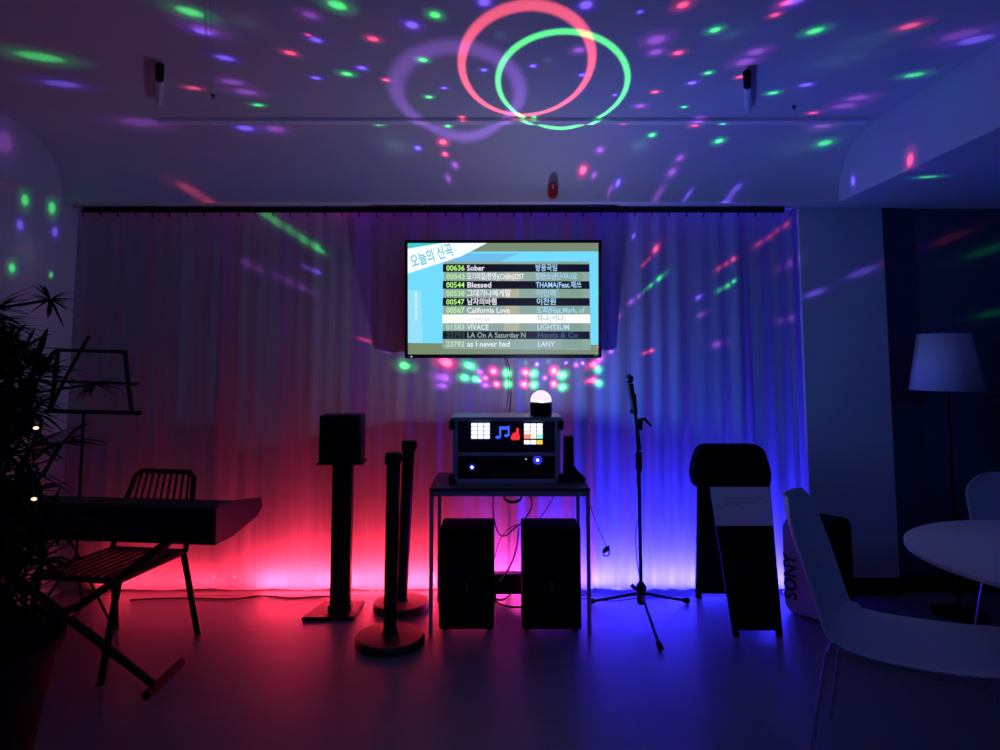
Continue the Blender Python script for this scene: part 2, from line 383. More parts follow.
# the disco ball lamp
bc = P(541, 402.5, 3.87); BZ = .746 + H
BALL = Vector((bc.x, 3.87, BZ + .092))
DL = thing('disco_light', 'glowing round disco ball light on the right end of the rack case', 'disco light', (bc.x, 3.87, BZ))
b = bm_new(); lathe(b, [(.046, 0), (.05, .004), (.052, .062), (.047, .068), (0, .068)], 32); obj('lamp_base', b, M['black'], DL, True)
m = bpy.data.materials.new('clear_dome'); m.use_nodes = True; nt = m.node_tree; nt.nodes.clear()
o_ = nt.nodes.new('ShaderNodeOutputMaterial'); tr = nt.nodes.new('ShaderNodeBsdfTransparent'); em = nt.nodes.new('ShaderNodeEmission'); ad = nt.nodes.new('ShaderNodeAddShader')
vo = nt.nodes.new('ShaderNodeTexVoronoi'); vo.inputs['Scale'].default_value = 70; tcx = nt.nodes.new('ShaderNodeTexCoord'); nt.links.new(tcx.outputs['Object'], vo.inputs['Vector'])
cr = nt.nodes.new('ShaderNodeValToRGB'); cr.color_ramp.elements[0].color = (1, .80, .72, 1); cr.color_ramp.elements[1].color = (.8, .42, .48, 1)
nt.links.new(vo.outputs['Distance'], cr.inputs[0]); nt.links.new(cr.outputs[0], em.inputs['Color']); em.inputs['Strength'].default_value = .7
tr.inputs['Color'].default_value = (.9, .9, .9, 1)
nt.links.new(tr.outputs[0], ad.inputs[0]); nt.links.new(em.outputs[0], ad.inputs[1]); nt.links.new(ad.outputs[0], o_.inputs[0])
b = bm_new(); lathe(b, [(.048, .068)] + [(.05 * math.cos(R(a)), .072 + .05 * math.sin(R(a))) for a in range(0, 91, 9)][:-1] + [(0, .122)], 32)
obj('glowing_dome', b, m, DL, True)
DL.scale = (1.18, 1.18, 1.18)

# ---- what the ball throws: one point light whose brightness depends on direction
def inside(p):
    if p.z < 0 or p.x < XL: return False
    if p.z > ZL and p.x > XS: return False
    if p.x < 1.9 and p.z < ZL and p.y > 4.355: return False
    if 1.9 < p.x < XC and p.y > YP and p.z < ZL or p.y > (YD if p.x > XC else YB) or p.x > XR: return False
    if p.z > ZC: return False
    if p.y > Y0 and p.x < XS:
        if p.y > Y1: return p.z < ZL
        s = (p.y - Y0) / (Y1 - Y0); return p.z < ZL + .05 + (ZC - ZL - .05) * math.sqrt(max(0, 1 - s * s))
    return True
def hit(px, py):
    d = ray(px, py).normalized(); t = .6; o = Vector((0, 0, CAM_Z))
    while inside(o + d * t) and t < 9: t += .03
    a, c = t - .03, t
    for _ in range(14):
        m_ = (a + c) / 2
        if inside(o + d * m_): a = m_
        else: c = m_
    return o + d * a
def dirn(px, py): return (hit(px, py) - BALL).normalized()
G_ = [(40, 57, 2.0), (190, 12, 1.5), (258, 105, 1), (347, 74, 1.2), (337, 5, 1.5), (435, 15, 1.1), (423, 60, 1.1), (429, 97, 1), (379, 124, 1), (448, 126, .8), (534, 117, .8), (652, 135, .9),
      (715, 30, 1.1), (708, 73, .9), (684, 107, .8), (773, 93, 1.1), (725, 121, .8), (719, 141, 1), (815, 31, 1.3), (914, 75, 1.3), (825, 143, 1.1), (928, 177, 1), (25, 200, 1), (52, 208, 1.1), (989, 250, 1.2), (995, 313, 1),
      (12, 268, 1.1), (621, 252, 1), (614, 257, .7), (660, 278, 1.2), (648, 288, .9), (722, 289, 1.1), (736, 280, .8), (611, 343, 1.3), (406, 366, 2), (470, 366, 2.6), (466, 378, 2.2), (475, 379, 2), (507, 373, 2.8), (508, 384, 2.6),
      (534, 374, 2.6), (534, 385, 2.6), (563, 375, 2.8), (563, 387, 2.6), (596, 371, 2), (597, 384, 2), (273, 219, 1.5), (283, 226, 1.5), (293, 232, 1.5), (303, 239, 1.5), (313, 245, 1.5), (323, 252, .8), (51, 275, .6)]
R_ = [(193, 88, 1.1), (290, 53, 1.1), (373, 39, 1.1), (386, 80, .9), (462, 117, .9), (340, 209, 1.1), (195, 193, 1), (205, 199, .8), (583, 170, 1.3), (443, 142, 1.2), (445, 154, .8), (624, 122, 1), (655, 92, 1), (678, 53, 1.1), (683, 5, 1.2),
      (775, 15, .8), (786, 3, 1), (740, 77, .9), (695, 125, 1), (813, 113, 1), (910, 26, 1.2), (910, 160, 1.3), (950, 238, 1.2), (780, 229, 1), (762, 242, 1.1), (655, 250, 1.5), (646, 262, .8), (735, 258, .9), (720, 268, 1), (613, 333, 1.4),
      (648, 352, 1.2), (448, 363, 3.2), (493, 371, 2.6), (496, 384, 2.2), (525, 372, 2.6), (524, 384, 2.6), (554, 371, 3), (554, 384, 2.4), (591, 366, 2.2), (590, 381, 2), (485, 378, 1.6), (365, 340, 1), (308, 35, .5)]
B_ = [(225, 58, 1.4), (316, 40, 1.1), (316, 78, 1), (412, 25, 1.4), (362, 68, 1.1), (484, 70, .9), (533, 66, .9), (444, 88, .8), (582, 75, .9), (586, 5, 1.4), (484, 2, 1.3), (640, 12, .6), (615, 95, .7), (692, 83, 1.2), (806, 85, 1.3),
      (853, 181, 1.1), (245, 128, 1.4), (418, 148, .9), (618, 183, .9), (726, 202, 1.2), (735, 190, .9), (688, 195, .7), (308, 268, 1), (316, 271, 1), (696, 299, 1.2), (62, 84, 1.8), (975, 40, 1.8), (633, 237, 1), (537, 365, 1.6), (480, 381, 1.4),
      (385, 350, 1.1), (20, 225, 1.2), (55, 232, 1.2), (815, 293, 1.2), (862, 272, 1.3), (566, 363, 1.2), (583, 363, 1.3), (203, 32, 1.2), (796, 0, 1.6)]
V_ = [(656, 40, 2.2), (656, 52, 1.6), (579, 50, 1.5), (640, 106, 1.6), (745, 62, 2), (756, 52, 1.8), (845, 106, 2), (858, 98, 2), (140, 122, 2.2), (275, 129, 1.6), (5, 142, 1.8), (700, 118, 1.6), (246, 92, 2), (232, 82, 1.8), (658, 195, 1), (672, 172, 1.1), (680, 158, 1.0),
      (455, 165, 1), (448, 178, .8), (293, 283, 1.7), (303, 288, 1.2), (368, 275, 1.3), (250, 265, 1.6), (630, 303, 1.4), (619, 316, 1.5), (640, 295, 1), (699, 316, 1.2), (445, 378, 3), (444, 386, 2), (485, 385, 2), (480, 372, 2), (598, 360, 2.4), (610, 352, 1.6), (824, 125, 1.6),
      (594, 175, .8), (600, 150, 1.1), (715, 345, 1.6), (787, 265, 1.6), (610, 190, .7), (205, 30, 1.8), (545, 378, 1.5), (575, 366, 1.6), (785, 320, 1.3), (310, 15, 1.2), (960, 35, 2)]
W_ = [(210, 20, 2.6), (243, 22, 2), (840, 60, 4), (870, 40, 4), (800, 145, 4), (640, 145, 2.4), (395, 145, 3), (730, 35, 2), (500, 35, 1.2), (548, 60, 1), (525, 362, 1.6), (548, 362, 1.6), (820, 128, 2.5), (25, 250, 4), (980, 255, 4)]
L = bpy.data.lights.new('ball_projector', 'POINT'); L.shadow_soft_size = .006; L.energy = 100; L.use_nodes = True
ln = L.node_tree; ln.nodes.clear(); lout = ln.nodes.new('ShaderNodeOutputLight'); le = ln.nodes.new('ShaderNodeEmission'); ln.links.new(le.outputs[0], lout.inputs[0])
geo = ln.nodes.new('ShaderNodeNewGeometry'); I = geo.outputs['Incoming']
def mn(op, a, b_=None, clamp=False):
    n = ln.nodes.new('ShaderNodeMath'); n.operation = op; n.use_clamp = clamp
    for i, v in enumerate((a, b_)):
        if v is None: continue
        if isinstance(v, (int, float)): n.inputs[i].default_value = v
        else: ln.links.new(v, n.inputs[i])
    return n.outputs[0]
def vdist(c):
    n = ln.nodes.new('ShaderNodeVectorMath'); n.operation = 'DISTANCE'; ln.links.new(I, n.inputs[0]); n.inputs[1].default_value = c
    return n.outputs['Value']
def nearest(spots, base):
    acc = None
    for px, py, s in spots:
        s *= .68 if py < 122 else (.8 if py < 215 else (.62 if py < 355 else .85))
        v = mn('MULTIPLY', vdist(dirn(px, py)), 1 / (s * base)); acc = v if acc is None else mn('MINIMUM', acc, v)
    return acc
def ramp(v, r0, r1):                  # 1 inside r0, falling to 0 at r1
    n = ln.nodes.new('ShaderNodeMapRange'); n.interpolation_type = 'SMOOTHSTEP'; n.inputs[1].default_value = r0; n.inputs[2].default_value = r1
    n.inputs[3].default_value = 1; n.inputs[4].default_value = 0; ln.links.new(v, n.inputs[0]); return n.outputs[0]
total = None
def addcol(fac, col):
    global total
    n = ln.nodes.new('ShaderNodeVectorMath'); n.operation = 'MULTIPLY_ADD'
    n.inputs[0].default_value = col; ln.links.new(fac, n.inputs[1])
    if total is None: n.inputs[2].default_value = (0, 0, 0)
    else: ln.links.new(total, n.inputs[2])
    total = n.outputs[0]
SZ = .0155
for spots, core, halo in ((G_, (.30, 3.6, .7), (.0, .6, .14)), (R_, (3.9, .35, .6), (.7, .0, .16)), (B_, (.7, .4, 3.2), (.08, .0, .75)),
                          (V_, (.55, .13, .95), (.2, .02, .42)), (W_, (.03, .06, .08), (.015, .04, .05))):
    d = nearest(spots, SZ); addcol(ramp(d, .45, 1.0), core); addcol(ramp(d, .5, 2.4), halo)
def vdot(c):
    n = ln.nodes.new('ShaderNodeVectorMath'); n.operation = 'DOT_PRODUCT'; ln.links.new(I, n.inputs[0]); n.inputs[1].default_value = c
    return n.outputs['Value']
def ring(pts, w, col, soft):          # an elliptical cone of light through the given points
    D_ = np.array([list(dirn(px, py)) for px, py in pts]); a = D_.mean(0); a /= np.linalg.norm(a)
    e1 = np.cross(a, (0, 1, 0)); e1 /= np.linalg.norm(e1); e2 = np.cross(a, e1)
    u = D_ @ e1 / (D_ @ a); v = D_ @ e2 / (D_ @ a)
    q, *_ = np.linalg.lstsq(np.stack([u * u, u * v, v * v, u, v], 1), np.ones(len(u)), rcond=None)
    A_ = np.array([[q[0], q[1] / 2], [q[1] / 2, q[2]]]); c = -np.linalg.solve(2 * A_, q[3:5]); k = 1 + c @ A_ @ c
    ew, ev = np.linalg.eigh(A_ / k); r = 1 / np.sqrt(np.abs(ew)); rm = r.mean()
    comps = []
    for i_ in range(2):
        ax = ev[0, i_] * e1 + ev[1, i_] * e2; off = float(ev[:, i_] @ c)
        comps.append(mn('MULTIPLY', mn('SUBTRACT', mn('DIVIDE', vdot(tuple(ax)), vdot(tuple(a))), off), 1 / r[i_]))
    rad = mn('SQRT', mn('ADD', mn('MULTIPLY', comps[0], comps[0]), mn('MULTIPLY', comps[1], comps[1])))
    front = mn('GREATER_THAN', vdot(tuple(a)), .3)
    v_ = mn('MULTIPLY', mn('ABSOLUTE', mn('SUBTRACT', rad, 1.0)), rm)
    addcol(mn('MULTIPLY', ramp(v_, w * (1 - soft), w), front), col)
ring([(464, 45), (473, 26), (500, 13), (530, 8), (562, 14), (586, 32), (593, 52), (587, 78), (562, 104), (468, 80), (488, 107)], .017, (3.0, .3, .45), .55)
ring([(501, 70), (511, 50), (535, 36), (565, 31), (598, 40), (622, 60), (629, 80), (621, 98), (500, 90), (508, 106), (540, 125), (575, 126)], .0125, (.3, 2.8, .6), .55)
ring([(399, 85), (405, 65), (425, 50), (455, 46), (490, 55), (513, 75), (519, 92), (510, 118), (403, 105), (430, 128), (480, 130)], .045, (.25, .09, .62), .9)
# the wide wash of the ball's own diodes: violet to the left, blue to the right
def lobe(c, r, col): addcol(ramp(vdist(Vector(c).normalized()), 0, r), col)
addcol(ramp(vdist((0, .2, 1)), .6, 2.0), (.036, .040, .095))
lobe((1.0, -.4, .8), 1.2, (.0, .035, .40)); lobe((.55, -.8, -.12), .8, (.012, .05, .22)); lobe((-.9, -.8, 1.2), .9, (.022, .008, .045)); lobe((-1, .3, .35), .9, (.07, .075, .17)); lobe((.0, .25, 1.0), .8, (.06, .05, .09))
lobe((1.0, .3, -.1), 1.1, (.008, .05, .22)); lobe((0, 1, .7), 1.3, (.020, .020, .044))
ln.links.new(total, le.inputs['Color']); le.inputs['Strength'].default_value = 1.0
lo = bpy.data.objects.new('ball_projector', L); C.objects.link(lo); lo.parent = DL; lo.location = (0, 0, .078)

# ------------------------------------------------------------------ floor speakers under the table
def floor_speaker(x0, x1, label):
    cx = (x0 + x1) / 2; w = (x1 - x0) / 2
    t = thing('floor_speaker', label, 'speaker', (cx, 3.88, 0), 0, 'floor speakers under the table')
    b = bm_new(); box(b, -w, w, -.115, .14, .008, .525, .008, 3); obj('cabinet', b, M['matt'], t, True)
    b = bm_new(); box(b, -w + .01, w - .01, -.128, -.113, .02, .515, .006, 3); obj('grille', b, M['matt'], t, True)
    b = bm_new(); box(b, -.008, .008, -.130, -.126, .20, .26, .001); obj('badge', b, mat('badge_grey', (.05, .05, .08), .4), t)
    for sx in (-1, 1):
        for y in (-.09, .11):
            b = bm_new(); lathe(b, [(.012, 0), (.014, .01)], 12, (sx * (w - .03), y, 0)); obj('foot', b, M['metal'], t)
floor_speaker(P(438, 600, 3.74).x + .004, P(494, 600, 3.74).x, 'black floor speaker under the left half of the table')
floor_speaker(P(522.5, 600, 3.74).x, P(582, 600, 3.74).x, 'black floor speaker under the right half of the table')
# small upright device on the table right of the rack
px = P(569, 470, 3.98)
t = thing('microphone_charger', 'small upright black device on the table right of the rack', 'device', (px.x - .002, 3.98, .746))
b = bm_new(); box(b, -.028, .028, -.03, .03, .018, .245, .012, 3); obj('body', b, M['black'], t, True)
b = bm_new(); prism(b, [(-.028, 0), (.09, 0), (.09, .015), (.05, .05), (.028, .085), (-.028, .085)], 'y', -.05, .05); obj('base', b, M['black'], t)

# ------------------------------------------------------------------ cables and box beneath the table
def cable(name, pts, r, m, label, cat='cable', group=None, sm=8):
    b = bm_new(); tube(b, pts, r, 8, sm); o = obj(name, b, m, None, True); tag(o, label, cat, group); return o
cable('cable', [P(494, 488, 4.235), P(493, 510, 4.25), P(497, 530, 4.24), P(504, 536, 4.23), P(515, 528, 4.24), P(524, 520, 4.24), P(532, 505, 4.24), P(528, 487, 4.20)], .004, M['cable'], 'thick black cable looping down from the back of the table top')
cable('cable_coil', [P(513 + 9 * math.cos(k * .7), 495 + 6 * math.sin(k * .7) + k * .1, 4.20 + .002 * (k % 3)) for k in range(24)], .0035, M['cable'], 'coil of dark cable hanging just under the table top', 'cable', None, 5)
cable('cable', [P(494, 560, 4.22), P(500, 540, 4.24), P(510, 528, 4.24), P(522, 524, 4.24), P(536, 522, 4.25), P(552, 500, 4.24), P(556, 488, 4.21)], .0025, M['cable'], 'thin dark cable crossing behind the gap between the floor speakers')
cable('cable', [P(519, 528, 4.19), P(516, 550, 4.13), P(510, 566, 4.12), P(500, 581, 4.11)], .005, M['pink_cable'], 'pale thick cable slanting down in front of the black box')
cable('cable', [Zp(492, 585, .01), Zp(504, 583, .01), Zp(511, 592, .01), Zp(502, 600, .01), Zp(494, 598, .01), Zp(500, 604, .01), Zp(512, 607, .01), Zp(522, 607, .01)], .006, M['cable'], 'thick black cable curled on the floor between the two floor speakers')
cable('cable', [P(585, 490, 4.21), P(590, 505, 4.24), P(597, 525, 4.25), P(606, 546, 4.30)], .002, M['cable'], 'thin black cable hanging from the right end of the table')
t = thing('power_box', 'low black box at the curtain foot between the floor speakers', 'box', (P(508, 575, 4.2).x, 4.22, 0))
b = bm_new(); box(b, -.10, .12, -.04, .03, .05, .165, .006); obj('body', b, mat('maroon_black', (.03, .008, .012), .5, noise=.1), t)
for x in (-.08, .1):
    b = bm_new(); box(b, x - .01, x + .01, -.02, .02, 0, .05, .002); obj('foot', b, M['metal'], t)
pz = P(606, 552, 4.30)
t = thing('hanging_plug', 'small black plug hanging in front of the blue curtain beside the table', 'plug', pz)
b = bm_new(); prism(b, [(-.022, .0), (-.016, .018), (.004, .034), (.020, .036), (.020, .012), (.004, .004), (-.010, -.004)], 'y', -.012, .008); obj('plug_body', b, M['matt'], t)
b = bm_new(); tube(b, [(-.018, 0, 0), (-.016, -.002, -.016), (0, -.002, -.024), (.014, -.002, -.018), (.02, -.002, .0), (.018, 0, .014)], .004, 8, 5); obj('loop', b, M['matt'], t, True)
cable('floor_cable', [Zp(130, 600, .006), Zp(180, 598, .006), Zp(230, 599, .006), Zp(262, 596, .006), Zp(290, 598, .006), Zp(310, 597, .006), Zp(345, 596, .006)], .005, M['cable'], 'thin dark cable lying along the curtain foot at the left')
cable('floor_cable', [Zp(566, 597, .006), Zp(600, 600, .006), Zp(615, 601, .006), Zp(640, 598, .006), Zp(668, 597, .006)], .003, M['cable'], 'thin black cable on the floor behind the microphone stand')

# ------------------------------------------------------------------ microphone stand and microphone
fr, ff, fl = Zp(687, 601, .012), Zp(660, 648, .012), Zp(590, 602, .012)
mx, my = P(641, 590, 3.93).x, 3.93
t = thing('microphone_stand', 'black tripod microphone stand in front of the blue curtain', 'microphone stand', (mx, my, 0))
o = Vector((mx, my, 0))
b = bm_new(); tube(b, [(0, 0, .10), (0, 0, .84)], .010, 12); obj('lower_pole', b, M['metal'], t, True)
b = bm_new(); tube(b, [(0, 0, .80), (-.012, 0, 1.10)], .007, 12); obj('upper_pole', b, M['metal'], t, True)
b = bm_new(); lathe(b, [(.012, .08), (.022, .085), (.026, .11), (.024, .15), (.030, .155), (.030, .175), (.012, .20)], 16); tube(b, [(-.02, -.02, .16), (-.055, -.03, .19)], [.009, .012], 8)
obj('hub', b, M['black'], t, True)
b = bm_new(); lathe(b, [(.012, .80), (.018, .81), (.018, .90), (.011, .91)], 16); obj('clutch', b, M['black'], t, True)
for f in (fr, ff, fl):
    q = f - o; lg = bm_new(); tube(lg, [(q.x * .06, q.y * .06, .135), (q.x * .95, q.y * .95, .02)], .0085, 10); L_ = obj('leg', lg, M['metal'], t, True)
    fb = bm_new(); tube(fb, [(q.x * .92, q.y * .92, .024), (q.x * 1.02, q.y * 1.02, .014)], [.014, .016], 10); obj('rubber_foot', fb, M['matt'], L_, True)
def mp(px, py): return P(px, py, 3.93) - o
b = bm_new(); lathe(b, [(.010, -.03), (.02, -.025), (.02, .03), (.010, .035)], 14, mp(639, 425)); tube(b, [mp(641, 420), mp(645, 419), mp(651, 426)], [.012, .008, .006], 8); obj('boom_clamp', b, M['black'], t, True)
b = bm_new(); tube(b, [mp(640, 450), mp(634.5, 408)], .009, 10); obj('boom_arm', b, M['metal'], t, True)
b = bm_new(); tube(b, [mp(635, 414), mp(632.5, 394)], [.016, .020], 12); tube(b, [mp(633, 411), mp(630.5, 411)], [.012, .012], 8); obj('microphone_clip', b, M['black'], t, True)
t2 = thing('microphone', 'black handheld microphone held at the top of the tripod stand', 'microphone', P(633, 400, 3.93))
o2 = Vector(t2.location)
b = bm_new(); tube(b, [P(634, 406, 3.93) - o2, P(630, 384, 3.92) - o2], [.012, .019], 14); obj('handle', b, M['black'], t2, True)
hd = P(629, 379, 3.915) - o2
b = bm_new(); lathe(b, [(0, -.027)] + [(.026 * math.cos(R(a)), .026 * math.sin(R(a))) for a in range(-75, 90, 15)] + [(0, .027)], 20, hd); obj('grille_head', b, mat('mic_mesh', (.03, .03, .035), .5, .4, noise=.3, nscale=200), t2, True)
cable('microphone_cable', [P(640, 440, 3.945) + Vector((0, .012, 0)), P(637, 480, 3.95), P(641, 505, 3.95), P(636, 530, 3.96), P(637, 560, 3.97), P(640, 578, 3.975)], .0028, M['cable'], 'thin cable hanging down behind the pole of the microphone stand')

# ------------------------------------------------------------------ small speaker on a square column stand
cxs = P(342, 530, 4.04).x
t = thing('speaker_stand', 'black column speaker stand with square foot before the red curtain', 'speaker stand', (cxs, 4.04, 0), R(3))
b = bm_new(); prism(b, [(-.19, -.13), (.10, -.13), (.12, .13), (-.12, .13)], 'z', 0, .02); bmesh.ops.bevel(b, geom=b.edges[:], offset=.005, segments=2, affect='EDGES'); obj('base_plate', b, M['metal'], t)
b = bm_new(); box(b, -.056, .056, -.035, .035, .02, .832, .006); box(b, -.065, .065, -.045, .045, .02, .05, .006); obj('column', b, M['metal'], t)
b = bm_new(); box(b, -.135, .125, -.09, .09, .83, .842, .003); obj('top_plate', b, M['metal'], t)
t = thing('shelf_speaker', 'small black box speaker on top of the square-footed stand', 'speaker', (cxs, 4.04, .842), R(3))
b = bm_new(); box(b, -.125, .112, -.085, .085, 0, .265, .008, 3); obj('cabinet', b, M['black'], t)
b = bm_new(); box(b, -.115, .102, -.094, -.083, .01, .255, .005); obj('grille', b, M['matt'], t)
b = bm_new(); box(b, -.110, -.098, -.097, -.093, .21, .235); obj('badge', b, mat('badge_red', (.12, .02, .03), .5), t)

# ------------------------------------------------------------------ two posts with round bases
def post(fx, fy, tx, h, br, label, rz):
    c = Zp(fx, fy, 0); c.z = 0
    t = thing('stanchion', label, 'stanchion', c, rz, 'belt posts on round bases')
    b = bm_new(); lathe(b, [(br, 0), (br, .03), (br - .008, .042), (.06, .05), (0, .05)], 40); obj('round_base', b, M['wood'], t, True)
    p = P(tx, 470, c.y); lean = (p.x - c.x)
    b = bm_new(); tube(b, [(0, 0, .045), (lean * .95, 0, h - .03)], .035, 20); lathe(b, [(.045, .05), (.034, .075)], 20); obj('pole', b, M['metal'], t, True)
    b = bm_new(); box(b, lean - .04, lean + .036, -.034, .034, h - .06, h, .005); tube(b, [(lean - .03, 0, h - .06), (lean + .03, 0, h - .055)], .02, 8); obj('belt_head', b, M['black'], t)
    b = bm_new(); box(b, lean + .03, lean + .044, -.014, .014, h - .045, h - .01, .002); obj('belt_clip', b, M['black'], t)
post(401, 608.5, 409, .95, .16, 'black post with round base, the rear one, close to the curtain', 0)
post(390, 643, 393.5, .945, .175, 'black post with round base, the front one, nearer the camera', 0)

# ------------------------------------------------------------------ folding A-frame board
cA = Vector((1.32, 3.92, 0))
t = thing('a_frame_board', 'black folding A-frame board with rounded hood and a paper notice', 'sign stand', cA)
def ap(px, py, Y): return P(px, py, Y) - cA
hb = bm_new(); x0, x1 = ap(691, 470, 3.85).x, ap(771, 470, 3.85).x; z0, z1 = P(0, 489, 3.85).z, P(0, 446, 3.9).z
prism(hb, [((x0 + x1) / 2 + .022 + u, (z0 + z1) / 2 + v) for u, v in [(-.205, -.112), (.205, -.112), (.218, -.06), (.216, -.02), (.190, .075), (.170, .105), (.14, .118), (-.14, .118), (-.170, .105), (-.190, .075), (-.216, -.02), (-.218, -.06)]], 'y', -.03, .07)
bmesh.ops.bevel(hb, geom=hb.edges[:], offset=.008, segments=2, affect='EDGES')
obj('hood', hb, M['matt'], t, True)
def panel(p00, p10, p11, p01, th):     # quad with thickness towards +Y
    b = bm_new(); A = [b.verts.new(p) for p in (p00, p10, p11, p01)]; B = [b.verts.new(Vector(p) + Vector((0, th, 0))) for p in (p00, p10, p11, p01)]
    b.faces.new(A); b.faces.new(B[::-1])
    for i in range(4): b.faces.new((A[i], B[i], B[(i + 1) % 4], A[(i + 1) % 4]))
    bmesh.ops.recalc_face_normals(b, faces=b.faces); return b
def lerp(a, c, k): return a + (c - a) * k
ftl, ftr = ap(709, 484, 3.86), ap(770, 484, 3.86); fbl, fbr = Zp(734, 637, 0) - cA, Zp(783, 637, 0) - cA
fp = obj('front_panel', panel(lerp(ftl, fbl, .96), lerp(ftr, fbr, .96), ftr, ftl, .02), M['matt'], t)
obj('leg', panel(fbl, fbl + Vector((.03, 0, 0)), lerp(ftl, fbl, .92) + Vector((.03, 0, 0)), lerp(ftl, fbl, .92), .022), M['matt'], t)
obj('leg', panel(fbr - Vector((.03, 0, 0)), fbr, lerp(ftr, fbr, .92), lerp(ftr, fbr, .92) - Vector((.03, 0, 0)), .022), M['matt'], t)
btl, btr = ap(698, 484, 3.97), ap(762, 484, 3.97); bbl, bbr = Zp(696, 598, 0) - cA, Zp(757, 598, 0) - cA
obj('back_panel', panel(lerp(btl, bbl, .96), lerp(btr, bbr, .96), btr, btl, .02), M['matt'], t)
obj('leg', panel(bbl, bbl + Vector((.035, 0, 0)), lerp(btl, bbl, .92) + Vector((.035, 0, 0)), lerp(btl, bbl, .92), .02), M['matt'], t)
obj('leg', panel(bbr - Vector((.035, 0, 0)), bbr, lerp(btr, bbr, .92), lerp(btr, bbr, .92) - Vector((.035, 0, 0)), .02), M['matt'], t)
off = Vector((0, -.004, 0))
pa, pb_ = lerp(ftl, fbl, .02), lerp(ftl, fbl, .285); pc, pd = lerp(ftr, fbr, .285), lerp(ftr, fbr, .02)
pp = obj('paper_notice', panel(pb_ + off, pc + off, pd + off, pa + off, .002), M['paper'], fp)
b = bm_new()
for (v, u0, u1) in ((.30, .18, .86), (.40, .25, .74), (.47, .2, .5)):
    q0 = lerp(lerp(pa, pd, u0), lerp(pb_, pc, u0), v); q1 = lerp(lerp(pa, pd, u1), lerp(pb_, pc, u1), v); n = int((u1 - u0) * 34)
    for k in range(n):
        if k % 5 == 4: continue
        s = lerp(q0, q1, k / n) + off * 1.4; box(b, s.x, s.x + .004, s.y - .0005, s.y, s.z - .002, s.z + .003)
obj('text_lines', b, M['ink'], fp)
s0 = lerp(lerp(ftl, fbl, .56), lerp(ftr, fbr, .56), .35); s1 = lerp(lerp(ftl, fbl, .56), lerp(ftr, fbr, .56), .85)
b = bm_new(); box(b, s0.x, s1.x, s0.y - .004, s0.y + .01, s0.z - .004, s0.z + .004); obj('slot_line', b, M['black'], fp)

# ------------------------------------------------------------------ big party speaker
t = thing('party_speaker', 'tall rounded speaker with dark front and lettered side by the curtain end', 'speaker', (1.82, 4.055, 0), R(38))
b = bm_new(); s = bmesh.new(); prism(s, rrect(.32, .52, .06, 6, 0, .262), 'y', -.12, .12); add(b, s)
bmesh.ops.bevel(b, geom=[e for e in b.edges if abs(e.verts[0].co.y - e.verts[1].co.y) < 1e-4], offset=.012, segments=2, affect='EDGES'); obj('body', b, M['matt'], t, True)
b = bm_new(); prism(b, rrect(.235, .50, .05, 6, 0, .262), 'x', -.170, -.158); side = obj('side_panel', b, M['sonybody'], t, True)
side['label'] = 'pale side panel with dark lettering'
text_mesh('side_lettering', 'SONY', .105, mat('letter_dark', (.01, .008, .02), .5), side, (-.1715, .045, .08), rot=(R(90), R(-90), R(-90)), width=.25, bold=.003)
b = bm_new(); prism(b, rrect(.27, .46, .05, 6, 0, .262), 'y', -.128, -.119); obj('grille', b, M['matt'], t)
b = bm_new(); tube(b, [(-.09, 0, .515), (-.07, 0, .525), (.07, 0, .525), (.09, 0, .515)], .008, 8); obj('handle', b, M['black'], t, True)

# ------------------------------------------------------------------ white shell chairs, table, lamp
def shell_chair(loc, ang, label, back_h=.42):
    # faces +X in local space, width along Y
    t = thing('shell_chair', label, 'chair', loc, ang, 'white shell chairs')
    prof = []                                 # side profile x, z, half width
    for k in range(9): u = k / 8; prof.append((.58 - .53 * u, .44 + .012 * math.cos(u * PI) - .012 * math.sin(u * PI), .235 + .015 * math.sin(u * PI)))
    for k in range(1, 6): a = PI / 2 * k / 5 * .85; prof.append((.05 - .07 * math.sin(a), .43 + .075 * (1 - math.cos(a)), .24))
    x_, z_ = prof[-1][0], prof[-1][1]
    for k in range(1, 11):
        u = k / 10; prof.append((x_ - .115 * u - .02 * u * u, z_ + back_h * u, .24 - .01 * u - (.11 * max(0, (u - .72) / .28) ** 2.2)))
    prof.append((prof[-1][0] - .012, prof[-1][1] - .004, prof[-1][2] - .01))
    b = bm_new(); n = 14; g = []
    for i, (x, z, w) in enumerate(prof):
        row = []
        for j in range(n + 1):
            v = -1 + 2 * j / n; lift = .028 * abs(v) ** 3
            if i < 9: p = (x + (-.05 * max(0, abs(v) - .6) / .4 if i < 2 else 0), v * w, z + lift)
            else: p = (x + lift * 1.3, v * w, z + (lift if i < 12 else 0))
            row.append(b.verts.new(p))
        g.append(row)
    for i in range(len(g) - 1):
        for j in range(n): b.faces.new((g[i][j], g[i][j + 1], g[i + 1][j + 1], g[i + 1][j]))
    o = obj('seat_shell', b, M['white'], t, True)
    s = o.modifiers.new('thick', 'SOLIDIFY'); s.thickness = .011; s.offset = -1
    s = o.modifiers.new('sub', 'SUBSURF'); s.levels = 1; s.render_levels = 1
    b = bm_new(); tube(b, [(.0, -.20, .415), (.46, -.20, .415), (.46, .20, .415), (.0, .20, .415), (.0, -.20, .415)], .007, 8); obj('under_frame', b, M['chrome'], t, True)
    for sx, fx in ((.46, .58), (.0, -.07)):
        for s_ in (-1, 1):
            b = bm_new(); tube(b, [(sx, s_ * .20, .415), (fx, s_ * .25, .0)], .0075, 8); obj('leg', b, M['chrome'], t, True)
ang = math.atan2(-.56, .83)
shell_chair((1.235, 2.635, 0), ang, 'white plastic shell chair in the right foreground, seen from the side', .43)
shell_chair((2.54, 3.40, 0), R(-100), 'white plastic shell chair behind the round table at the right edge', .37)
